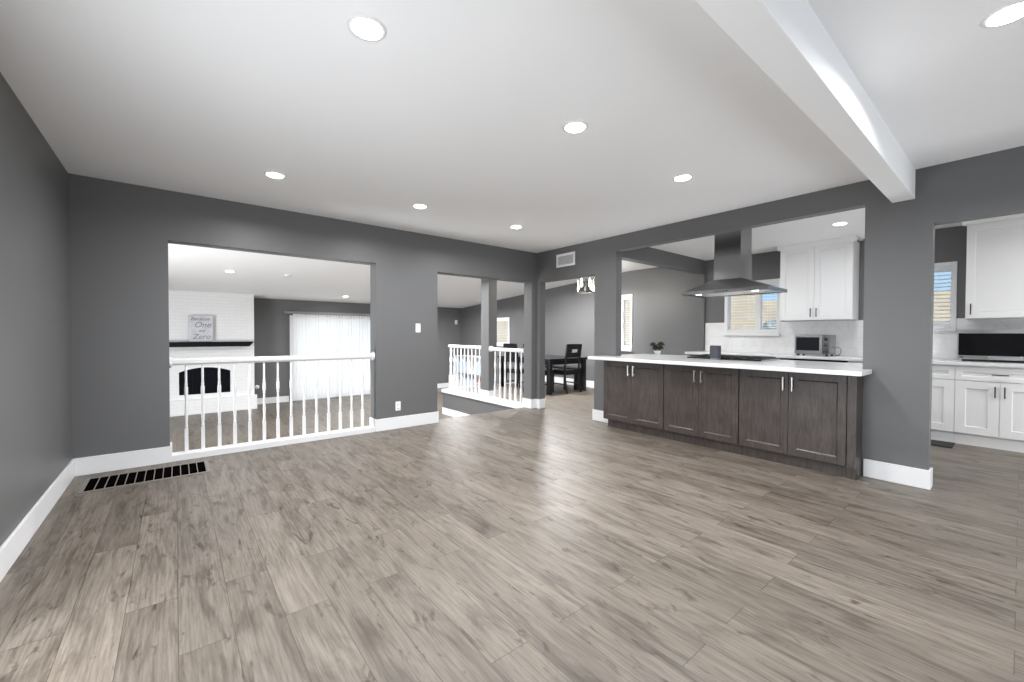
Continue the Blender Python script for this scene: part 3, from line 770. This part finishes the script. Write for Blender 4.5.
# succulent
r = thing('potted_plant', 'small dark green succulent in white pot on island counter', 'plant', (5.70, 3.50, 0.966))
b = B(); lathe(b, [(0.036, 0.966), (0.042, 0.975), (0.053, 1.020), (0.053, 1.028), (0.046, 1.028), (0.043, 1.015)], (5.70, 3.50, 0), 24); obj('pot', b, M['pot'], r)
def rosette_bm(c, rad, n, up):
    b = B()
    for ring in range(4):
        m_ = n - ring * 2; el = 0.15 + ring * 0.38
        for k in range(max(m_, 3)):
            a = 2 * math.pi * (k + 0.5 * (ring % 2)) / max(m_, 3)
            d = Vector((math.cos(a) * math.cos(el), math.sin(a) * math.cos(el), math.sin(el)))
            side = Vector((-math.sin(a), math.cos(a), 0)); nn = d.cross(side)
            L_ = rad * (1 - 0.14 * ring); w_ = rad * 0.3
            base = Vector(c) + Vector((0, 0, 0.006 * ring))
            tips = [base, base + d * L_ * 0.5 + side * w_, base + d * L_ * 0.85 + side * w_ * 0.7, base + d * L_, base + d * L_ * 0.85 - side * w_ * 0.7, base + d * L_ * 0.5 - side * w_]
            top = [b.verts.new(t + nn * -0.006) for t in tips]; bot = [b.verts.new(t + nn * 0.006) for t in tips]
            b.faces.new(top); b.faces.new(bot[::-1])
            for i in range(6): b.faces.new((top[i], bot[i], bot[(i + 1) % 6], top[(i + 1) % 6]))
    bmesh.ops.recalc_face_normals(b, faces=b.faces[:])
    return b
for (dx, dy, dz, rr, mt) in ((-0.03, 0.060, 0.135, 0.058, 'leafdark'), (-0.02, -0.062, 0.145, 0.062, 'leafdark'), (-0.05, 0.0, 0.085, 0.055, 'leafdark'), (0.01, 0.045, 0.09, 0.05, 'leafdark'), (0.01, -0.045, 0.09, 0.05, 'leafdark'), (0.03, 0.005, 0.13, 0.045, 'leafpale')):
    s = rosette_bm((5.70 + dx, 3.50 + dy, 0.966 + dz), rr, 11, 1)
    tube(s, [(5.70 + dx * 0.4, 3.50 + dy * 0.4, 1.02), (5.70 + dx, 3.50 + dy, 0.966 + dz)], 0.007, 6)
    obj('leaf_rosette', s, M[mt], r)

# ------------------------------------------------------------------ range hood
hx0, hx1, hy0, hy1 = 5.36, 5.98, 1.87, 2.93
cx0, cx1, cy0, cy1 = 5.51, 5.85, 2.237, 2.575
r = thing('range_hood', 'stainless chimney range hood hanging from ceiling over cooktop', 'range hood', (5.67, 2.40, 1.80))
b = B()
zr0, zr1, zt = 1.805, 1.845, 1.99
lo = [b.verts.new((x, y, zr1)) for x, y in ((hx0, hy0), (hx1, hy0), (hx1, hy1), (hx0, hy1))]
hi = [b.verts.new((x, y, zt)) for x, y in ((cx0, cy0), (cx1, cy0), (cx1, cy1), (cx0, cy1))]
bo = [b.verts.new((x, y, zr0)) for x, y in ((hx0, hy0), (hx1, hy0), (hx1, hy1), (hx0, hy1))]
for i in range(4):
    j = (i + 1) % 4
    b.faces.new((lo[i], lo[j], hi[j], hi[i])); b.faces.new((bo[i], bo[j], lo[j], lo[i]))
b.faces.new(hi)
ins = [b.verts.new((x, y, zr0)) for x, y in ((hx0 + 0.03, hy0 + 0.03), (hx1 - 0.03, hy0 + 0.03), (hx1 - 0.03, hy1 - 0.03), (hx0 + 0.03, hy1 - 0.03))]
inu = [b.verts.new((v.co.x, v.co.y, zr0 + 0.02)) for v in ins]
for i in range(4):
    j = (i + 1) % 4; b.faces.new((bo[j], bo[i], ins[i], ins[j])); b.faces.new((ins[j], ins[i], inu[i], inu[j]))
b.faces.new(inu[::-1])
bmesh.ops.recalc_face_normals(b, faces=b.faces[:])
obj('canopy', b, M['hoodsteel'], r)
b = B(); box(b, cx0, cx1, cy0, cy1, zt - 0.01, 2.30); box(b, cx0 + 0.004, cx1 - 0.004, cy0 + 0.004, cy1 - 0.004, 2.30, H); obj('chimney', b, M['hoodsteel'], r, bevel=0.003)
b = B()
for k in range(3):
    y = hy0 + 0.06 + k * 0.315; box(b, hx0 + 0.08, hx1 - 0.08, y, y + 0.305, zr0 + 0.008, zr0 + 0.018)
obj('grease_filters', b, M['nickel'], r)
for y in (2.05, 2.75):
    b = B(); lathe(b, [(0.035, zr0 + 0.012), (0.035, zr0 - 0.002), (0.001, zr0 - 0.004)], (hx0 + 0.11, y, 0), 20); obj('hood_lamp', b, M['hoodlens'], r)
b = B()
for k in range(4): lathe(b, [(0.008, 0), (0.008, -0.006), (0.001, -0.007)], (hx0, 2.34 + k * 0.04, 1.825), 12, 'x')
obj('buttons', b, M['blackmetal'], r)

# ------------------------------------------------------------------ kitchen back run
ZC0, ZC1 = 0.926, 0.966
bm = B(); box(bm, 7.07, XD - 0.002, -1.2, 3.80, ZC0, ZC1)
tag(obj('kitchen_countertop', bm, M['quartz'], bevel=0.004), 'white countertop along the kitchen outer wall under toaster oven', 'countertop')
bm = B()
y = -1.2
bpieces = [(-1.2, 0.53, 1.49), (0.53, 1.30, 1.324), (1.30, 2.50, 1.49), (2.50, 3.395, 1.254), (3.395, 3.745, 1.49)]
for a, b_, z in bpieces: box(bm, XD - 0.012, XD, a, b_, ZC1 + 0.001, z)
struct('backsplash', bm, M['tile'])

def base_white(label, y0, y1, ndoor, hsides):
    r = thing('base_cabinet', label, 'cabinet', (7.4, (y0 + y1) / 2, 0), 'white base cabinets along the kitchen outer wall')
    xf = 7.10
    b = B(); box(b, xf + 0.021, XD - 0.003, y0 + 0.001, y1 - 0.001, 0.125, 0.925); obj('carcass', b, M['cab'], r)
    b = B(); box(b, xf + 0.035, xf + 0.05, y0 + 0.001, y1 - 0.001, 0.001, 0.125); obj('toe_kick', b, M['cab'], r)
    d = shaker('drawer', xf, y0, y1, 0.752, 0.905, M['cab'], r, 0.05)
    pull(xf, (y0 + y1) / 2, 0.832, 0.125, False, M['pull'], d)
    w_ = (y1 - y0) / ndoor
    for k in range(ndoor):
        d = shaker('door', xf, y0 + k * w_, y0 + (k + 1) * w_, 0.135, 0.748, M['cab'], r, 0.085)
        hy = y0 + k * w_ + 0.035 if hsides[k] < 0 else y0 + (k + 1) * w_ - 0.035
        pull(xf, hy, 0.64, 0.125, True, M['pull'], d)
base_white('white two-door base cabinet with drawer beneath the black microwave', -0.20, 0.489, 2, (1, -1))
base_white('white base cabinet half hidden by the grey pillar, behind floor mat', 0.489, 1.488, 2, (1, -1))

r = thing('dishwasher', 'dishwasher whose black top edge shows under the toaster oven counter', 'dishwasher', (7.4, 1.82, 0))
b = B(); box(b, 7.13, XD - 0.01, 1.495, 2.155, 0.10, 0.905); obj('body', b, M['steel'], r)
b = B(); box(b, 7.085, 7.13, 1.495, 2.155, 0.10, 0.86); obj('door', b, M['steel'], r, bevel=0.004)
b = B(); box(b, 7.055, 7.13, 1.49, 2.16, 0.895, 0.9255); obj('control_strip', b, M['blackglass'], r)
b = B(); box(b, 7.15, 7.17, 1.495, 2.155, 0.001, 0.10); obj('toe_kick', b, M['blackmetal'], r)

def upper(label, y0, y1, z0, z1, ndoor, handles):
    r = thing('upper_cabinet', label, 'cabinet', (7.54, (y0 + y1) / 2, z0), 'white upper cabinets on the kitchen outer wall')
    xf = 7.36
    b = B(); box(b, xf + 0.021, XD - 0.003, y0, y1, z0, z1); obj('carcass', b, M['cab'], r, bevel=0.002)
    b = B(); pr = [(xf + 0.02, z1 - 0.03), (xf + 0.005, z1 - 0.03), (xf + 0.0, z1 - 0.015), (xf - 0.028, H - 0.012), (xf - 0.028, H - 0.001), (xf + 0.02, H - 0.001)]
    prism(b, pr, 'y', y0 - 0.04, y1 + 0.04)
    box(b, xf + 0.02, XD - 0.003, y0 - 0.04, y0, z1 + 0.02, H - 0.001); box(b, xf + 0.02, XD - 0.003, y1, y1 + 0.04, z1 + 0.02, H - 0.001)
    obj('crown_molding', b, M['cab'], r)
    w_ = (y1 - y0) / ndoor
    for k in range(ndoor):
        d = shaker('door', xf, y0 + k * w_, y0 + (k + 1) * w_, z0 + 0.003, z1 - 0.032, M['cab'], r, 0.07)
        pull(xf, y0 + k * w_ + handles[k], z0 + 0.11, 0.13, True, M['pull'], d)
upper('white two-door upper cabinet hanging above the toaster oven', 1.505, 2.405, 1.495, 2.618, 2, (0.414, 0.036))
upper('white upper cabinet hanging above the black microwave at the right', -0.12, 0.435, 1.475, 2.622, 1, (0.51,))

# toaster oven
tx0, tx1, ty0, ty1, tz0, tz1 = 7.20, 7.53, 1.72, 2.15, 0.990, 1.275
r = thing('toaster_oven', 'silver toaster oven with glass door and three knobs on counter', 'toaster oven', (7.36, 1.945, 0.966))
b = B(); box(b, tx0 + 0.015, tx1, ty0, ty1, tz0, tz1); obj('body', b, M['hoodsteel'], r, bevel=0.008)
b = B(); box(b, tx0, tx0 + 0.015, ty0, ty0 + 0.085, tz0 + 0.005, tz1 - 0.005); obj('control_panel', b, M['hoodsteel'], r, bevel=0.003)
d = B(); c = 0.028
for a in ((ty0 + 0.09, ty1 - 0.003, tz0 + 0.01, tz0 + 0.055), (ty0 + 0.09, ty1 - 0.003, tz1 - 0.04, tz1 - 0.008), (ty0 + 0.09, ty0 + 0.12, tz0 + 0.05, tz1 - 0.04), (ty1 - 0.022, ty1 - 0.003, tz0 + 0.05, tz1 - 0.04)): box(d, tx0, tx0 + 0.014, *a)
d = obj('door', d, M['steel'], r, bevel=0.002)
b = B(); box(b, tx0 + 0.004, tx0 + 0.011, ty0 + 0.12, ty1 - 0.022, tz0 + 0.055, tz1 - 0.04); obj('door_glass', b, M['cooktop'], d)
b = B(); tube(b, [(tx0 - 0.025, ty0 + 0.13, tz1 - 0.028), (tx0 - 0.025, ty1 - 0.03, tz1 - 0.028)], 0.007)
for yy in (ty0 + 0.14, ty1 - 0.04): tube(b, [(tx0 - 0.025, yy, tz1 - 0.028), (tx0 + 0.003, yy, tz1 - 0.028)], 0.005)
obj('door_handle', b, M['steel'], d)
for z in (tz0 + 0.05, tz0 + 0.14, tz0 + 0.225):
    b = B(); lathe(b, [(0.024, 0), (0.024, -0.006), (0.018, -0.008), (0.016, -0.026), (0.001, -0.027)], (tx0, ty0 + 0.042, z), 20, 'x'); obj('knob', b, M['blackmetal'], r)
for x, y in ((tx0 + 0.04, ty0 + 0.04), (tx1 - 0.04, ty0 + 0.04), (tx0 + 0.04, ty1 - 0.04), (tx1 - 0.04, ty1 - 0.04)):
    b = B(); lathe(b, [(0.016, 0.966), (0.018, 0.99)], (x, y, 0), 14); obj('foot', b, M['blackmetal'], r)
pts = [(tx1 - 0.03, ty0 - 0.002, 1.10)] + [(tx1 - 0.02, ty0 - 0.05 + 0.05 * math.cos(t), 1.04 + 0.06 * math.sin(t)) for t in (1.2, 0.7, 0.2)] 
pts = [(7.50, ty0, 1.08), (7.50, ty0 - 0.035, 1.10), (7.51, ty0 - 0.065, 1.06), (7.52, ty0 - 0.06, 1.01), (7.54, ty0 - 0.03, 0.975), (7.56, ty0 + 0.02, 0.972)]
b = B(); tube(b, pts, 0.004); obj('power_cord', b, M['blackmetal'], r)

# microwave
mx0, mx1, my0, my1, mz0, mz1 = 7.30, 7.69, -0.27, 0.492, 0.992, 1.342
r = thing('microwave_oven', 'wide stainless microwave with black glass front on right counter', 'microwave', (7.5, 0.11, 0.966))
b = B(); box(b, mx0 + 0.02, mx1, my0, my1, mz0, mz1); obj('body', b, M['steel'], r, bevel=0.004)
b = B(); box(b, mx0, mx0 + 0.02, my0, my1, mz1 - 0.045, mz1); box(b, mx0, mx0 + 0.02, my0, my1, mz0, mz0 + 0.045)
box(b, mx0, mx0 + 0.02, my1 - 0.012, my1, mz0 + 0.045, mz1 - 0.045); obj('front_trim', b, M['steel'], r, bevel=0.002)
b = B(); box(b, mx0 + 0.004, mx0 + 0.02, my0, my1 - 0.012, mz0 + 0.045, mz1 - 0.045); obj('glass_door', b, M['blackglass'], r)
b = B(); box(b, mx0 - 0.0008, mx0, my1 - 0.055, my1 - 0.022, mz0 + 0.018, mz0 + 0.030); obj('maker_mark', b, M['blackmetal'], r)
b = B(); box(b, mx0 + 0.05, mx1 - 0.02, my0 + 0.02, my1 - 0.04, 0.966, 0.992); obj('base', b, M['blackmetal'], r)

# kitchen floor mat
r = thing('floor_mat', 'black kitchen floor mat lying before the white base cabinets', 'mat', (6.95, 0.85, 0))
b = B(); box(b, 6.77, 7.11, 0.475, 1.25, 0.0005, 0.011); obj('pad', b, M['rubber'], r, bevel=0.005)
b = B(); box(b, 6.79, 7.09, 0.495, 1.23, 0.011, 0.0135); obj('raised_center', b, M['rubber'], r, bevel=0.001)

# ------------------------------------------------------------------ fireplace
fy = 11.70; fx0, fx1 = -0.42, 1.476; ff = zc(fy) 
r = thing('fireplace', 'white painted brick fireplace with arched firebox in sunken room', 'fireplace', (0.53, fy, ZS))
ax0, ax1, az0, asp, atop = 0.053, 0.996, -0.11, 0.397, 0.493
b = B()
hi_ = zc(fy) - 0.002
box(b, fx0, ax0, fy, YF - 0.002, ZS, zc(YF) - 0.002); box(b, ax1, fx1, fy, YF - 0.002, ZS, zc(YF) - 0.002)
box(b, ax0, ax1, fy, YF - 0.002, ZS, az0)
arch = [(ax0, asp)]
for k in range(1, 16):
    t = k / 16; x = ax0 + (ax1 - ax0) * t; arch.append((x, asp + (atop - asp) * math.sin(math.pi * t) ** 0.85))
arch.append((ax1, asp))
prism(b, arch + [(ax1, zc(YF) - 0.002), (ax0, zc(YF) - 0.002)], 'y', fy, YF - 0.002)
prism(b, [(fy, zc(YF) - 0.002), (YF - 0.002, zc(YF) - 0.002), (fy, hi_)], 'x', fx0, fx1)
obj('chimney_breast', b, M['brick'], r)
b = B(); box(b, ax0, ax1, fy + 0.35, fy + 0.40, az0, atop); box(b, ax0, ax1, fy + 0.03, fy + 0.38, az0, az0 + 0.01)
obj('firebox', b, M['soot'], r)
b = B(); prism(b, [(ax0 + 0.002, az0 + 0.002)] + [(x, z - 0.003) for x, z in arch] + [(ax1 - 0.002, az0 + 0.002)], 'y', fy + 0.045, fy + 0.055)
obj('fire_screen', b, M['soot'], r)
b = B()
for x in (0.29, 0.525, 0.76): box(b, x - 0.006, x + 0.006, fy + 0.035, fy + 0.045, az0 + 0.01, asp + 0.05)
obj('screen_frame', b, M['mantel'], r)
b = B(); box(b, fx0 - 0.04, fx1 + 0.045, fy - 0.085, fy - 0.001, ZS + 0.001, -0.21); obj('hearth', b, M['brick'], r, bevel=0.006)
b = B(); prism(b, [(fx0 - 0.02, 1.071), (fx1 - 0.03, 1.071), (fx1 - 0.12, 0.965), (fx0 + 0.07, 0.965)], 'y', fy - 0.22, fy - 0.001); obj('mantel_shelf', b, M['mantel'], r, bevel=0.003)

# sign standing on the mantel
r = thing('lettered_sign', 'pale grey lettered sign leaning on the black fireplace mantel', 'sign', (0.44, 11.57, 1.071))
b = B(); box(b, 0.222, 0.662, 11.60, 11.625, 1.073, 1.665); obj('board', b, M['canvas'], r, bevel=0.004)
def text(body, x, z, size, parent, shear=0.0):
    c = bpy.data.curves.new('lettering', 'FONT'); c.body = body; c.size = size; c.align_x = 'CENTER'; c.extrude = 0.001; c.shear = shear; c.offset = 0.002
    t = bpy.data.objects.new('lettering_source', c); me = bpy.data.meshes.new_from_object(t); bpy.data.objects.remove(t)
    o = bpy.data.objects.new('lettering', me); COL.objects.link(o); me.materials.clear(); me.materials.append(M['ink'])
    o.rotation_euler = (math.radians(90), 0, 0); o.parent = parent
    o.location = Vector((x, 11.5985, z)) - ROOTLOC[parent]
text('Because', 0.43, 1.555, 0.105, r, 0.3)
text('One', 0.47, 1.40, 0.17, r, 0.3)
text('and', 0.46, 1.30, 0.075, r, 0.3)
text('Zero', 0.45, 1.14, 0.155, r, 0.3)

# ------------------------------------------------------------------ dining set
r = thing('dining_table', 'black wooden dining table beyond the opening next to kitchen', 'table', (6.59, 7.1, 0))
tx0, tx1, ty0, ty1 = 6.03, 7.25, 6.20, 7.98
b = B(); box(b, tx0, tx1, ty0, ty1, 0.705, 0.75); obj('tabletop', b, M['black'], r, bevel=0.006)
b = B(); i = 0.05
for a in ((tx0 + i, tx1 - i, ty0 + i, ty0 + i + 0.02), (tx0 + i, tx1 - i, ty1 - i - 0.02, ty1 - i), (tx0 + i, tx0 + i + 0.02, ty0 + i, ty1 - i), (tx1 - i - 0.02, tx1 - i, ty0 + i, ty1 - i)): box(b, *a, 0.62, 0.705)
obj('apron', b, M['black'], r)
for x in (tx0 + 0.075, tx1 - 0.075):
    for y in (ty0 + 0.06, ty1 - 0.06):
        b = B(); box(b, x - 0.045, x + 0.045, y - 0.045, y + 0.045, 0.0, 0.71); obj('leg', b, M['black'], r, bevel=0.004)

def chair_build(label):
    r = thing('dining_chair', label, 'chair', (0, 0, 0), 'black dining chairs around the table', local=True)
    b = B(); box(b, -0.225, 0.225, -0.19, 0.23, 0.455, 0.485); obj('seat', b, M['black'], r, bevel=0.010, local=True)
    b = B()
    for a in ((-0.20, 0.20, 0.19, 0.21), (-0.20, 0.20, -0.20, -0.18), (-0.21, -0.19, -0.19, 0.20), (0.19, 0.21, -0.19, 0.20)): box(b, *a, 0.39, 0.457)
    obj('seat_frame', b, M['black'], r, local=True)
    def yb(z):
        if z < 0.45: return -0.205 - 0.075 * ((0.45 - z) / 0.45) ** 1.7
        return -0.205 - 0.075 * ((z - 0.45) / 0.6) ** 1.3
    for s in (-1, 1):
        b = B(); sweep(b, [(s * 0.205, 0.20, 0), (s * 0.205, 0.20, 0.455)], 0.038); obj('leg', b, M['black'], r, bevel=0.003, local=True)
        b = B(); sweep(b, [(s * 0.215, yb(z), z) for z in (0, 0.1, 0.2, 0.3, 0.4, 0.5, 0.6, 0.7, 0.8, 0.9, 1.0, 1.04)], 0.032, 0.036); obj('leg', b, M['black'], r, bevel=0.003, local=True)
    b = B()
    def panel(x0, x1, z0, z1):
        k = 4; zs = [z0 + (z1 - z0) * q / k for q in range(k + 1)]
        prism(b, [(yb(z) - 0.010, z) for z in zs] + [(yb(z) + 0.012, z) for z in zs[::-1]], 'x', x0, x1)
    panel(-0.235, 0.235, 0.945, 1.06); panel(-0.235, 0.235, 0.765, 0.875)
    panel(-0.235, -0.06, 0.875, 0.945); panel(0.125, 0.235, 0.875, 0.945)
    obj('backrest', b, M['black'], r, bevel=0.004, local=True)
    b = B()
    for s in (-1, 1): box(b, s * 0.205 - 0.010, s * 0.205 + 0.010, -0.21, 0.20, 0.18, 0.205)
    obj('stretchers', b, M['black'], r, local=True)
    return r
ch = chair_build('black slot-back dining chair at the near end of the table')
ch.location = (6.70, 6.385, 0)
dup(ch, (6.165, 6.62, 0), -math.pi / 2, 'black dining chair tucked in beside the near left table leg')
dup(ch, (6.10, 7.24, 0), -math.pi / 2, 'black dining chair whose back shows above the short railing')
r = thing('dining_bench', 'black wooden bench along the right side of the dining table', 'bench', (7.17, 7.1, 0))
b = B(); box(b, 7.04, 7.38, 6.36, 7.85, 0.455, 0.495); obj('seat', b, M['black'], r, bevel=0.006)
for y in (6.40, 7.76):
    b = B(); box(b, 7.06, 7.36, y, y + 0.05, 0.0, 0.456); obj('leg', b, M['black'], r, bevel=0.004)

# lantern pendant
px, py, pz = 6.22, 5.38, 2.24
r = thing('pendant_lantern', 'glass lantern pendant glowing at the top of dining opening', 'pendant light', (px, py, pz))
b = B(); s = 0.11
for sx in (-1, 1):
    for sy in (-1, 1): box(b, px + sx * s - 0.006, px + sx * s + 0.006, py + sy * s - 0.006, py + sy * s + 0.006, pz - 0.15, pz + 0.17)
for z in (pz - 0.15, pz + 0.17):
    for sx in (-1, 1):
        box(b, px + sx * s - 0.008, px + sx * s + 0.008, py - s, py + s, z - 0.008, z + 0.008); box(b, px - s, px + s, py + sx * s - 0.008, py + sx * s + 0.008, z - 0.008, z + 0.008)
box(b, px - s, px + s, py - 0.008, py + 0.008, pz + 0.162, pz + 0.178)
obj('frame', b, M['fixture'], r)
b = B(); box(b, px - s + 0.006, px + s - 0.006, py - s - 0.002, py - s + 0.002, pz - 0.14, pz + 0.16); box(b, px - s - 0.002, px - s + 0.002, py - s + 0.006, py + s - 0.006, pz - 0.14, pz + 0.16)
box(b, px - s + 0.006, px + s - 0.006, py + s - 0.002, py + s + 0.002, pz - 0.14, pz + 0.16); box(b, px + s - 0.002, px + s + 0.002, py - s + 0.006, py + s - 0.006, pz - 0.14, pz + 0.16)
obj('glass_panes', b, M['glass'], r)
b = B(); tube(b, [(px, py, pz + 0.17), (px, py, H - 0.02)], 0.006); lathe(b, [(0.06, H - 0.022), (0.06, H - 0.001)], (px, py, 0), 24); obj('stem', b, M['fixture'], r)
for dx, dy in ((-0.06, 0.06), (0.06, -0.06)):
    b = B(); lathe(b, [(0.008, -0.06), (0.022, -0.04), (0.026, 0.0), (0.020, 0.05), (0.006, 0.09)], (px + dx, py + dy, pz + 0.02), 14); obj('bulb', b, M['bulb'], r)
    b = B(); lathe(b, [(0.014, 0.09), (0.014, 0.16)], (px + dx, py + dy, pz + 0.02), 12); obj('socket', b, M['fixture'], r)

pl = bpy.data.lights.new('lantern_lamp', 'POINT'); pl.energy = 42; pl.shadow_soft_size = 0.05; pl.color = (1, 0.93, 0.86)
plo = bpy.data.objects.new('lantern_lamp', pl); COL.objects.link(plo); plo.location = (px, py, pz - 0.05)

# ------------------------------------------------------------------ shelf with bins glimpsed behind the railing
r = thing('cubby_shelf', 'low white cubby shelf glimpsed between balusters beyond the landing', 'shelf', (7.5, 11.2, ZS))
sx0, sx1, sy0, sy1, sz0, sz1 = 7.30, 7.70, 10.45, 12.05, ZS, 0.56
b = B(); t = 0.025
box(b, sx0, sx1, sy0, sy1, sz0, sz0 + t); box(b, sx0, sx1, sy0, sy1, sz1 - t, sz1); box(b, sx1 - 0.01, sx1, sy0, sy1, sz0, sz1)
for k in range(5):
    y = sy0 + (sy1 - sy0 - t) * k / 4; box(b, sx0, sx1, y, y + t, sz0 + t, sz1 - t)
zm = (sz0 + sz1) / 2; box(b, sx0, sx1, sy0 + t, sy1 - t, zm - t / 2, zm + t / 2)
obj('shelf_body', b, M['cab'], r, bevel=0.002)
for row, rn in ((0, 'bottom'), (1, 'top')):
    for k in range(4):
        if (row, k) in ((1, 1), (0, 3)): continue
        y = sy0 + (sy1 - sy0 - t) * k / 4 + t + 0.02; z = (sz0 + t) if row == 0 else zm + t / 2
        red = (row, k) == (0, 0)
        q = thing('storage_bin', '', 'bin', (7.45, y + 0.17, z), 'fabric bins in the cubby shelf')
        q['label'] = ('faded red' if red else 'pale blue') + ' fabric bin in %s row of cubby shelf, %s' % (rn, ['nearest the windows', 'second along', 'third along', 'nearest the far wall'][k])
        b = B(); h_ = 0.36
        for a in ((sx0 + 0.015, sx1 - 0.03, y, y + 0.012), (sx0 + 0.015, sx1 - 0.03, y + 0.318, y + 0.33), (sx0 + 0.015, sx0 + 0.027, y + 0.012, y + 0.318), (sx1 - 0.042, sx1 - 0.03, y + 0.012, y + 0.318)): box(b, *a, z + 0.001, z + h_)
        box(b, sx0 + 0.015, sx1 - 0.03, y, y + 0.33, z + 0.001, z + 0.012)
        obj('body', b, M['redbin' if red else 'bluebin'], q)
        b = B(); box(b, sx0 + 0.008, sx0 + 0.0149, y + 0.12, y + 0.21, z + 0.24, z + 0.27); obj('handle', b, M['trim'], q)
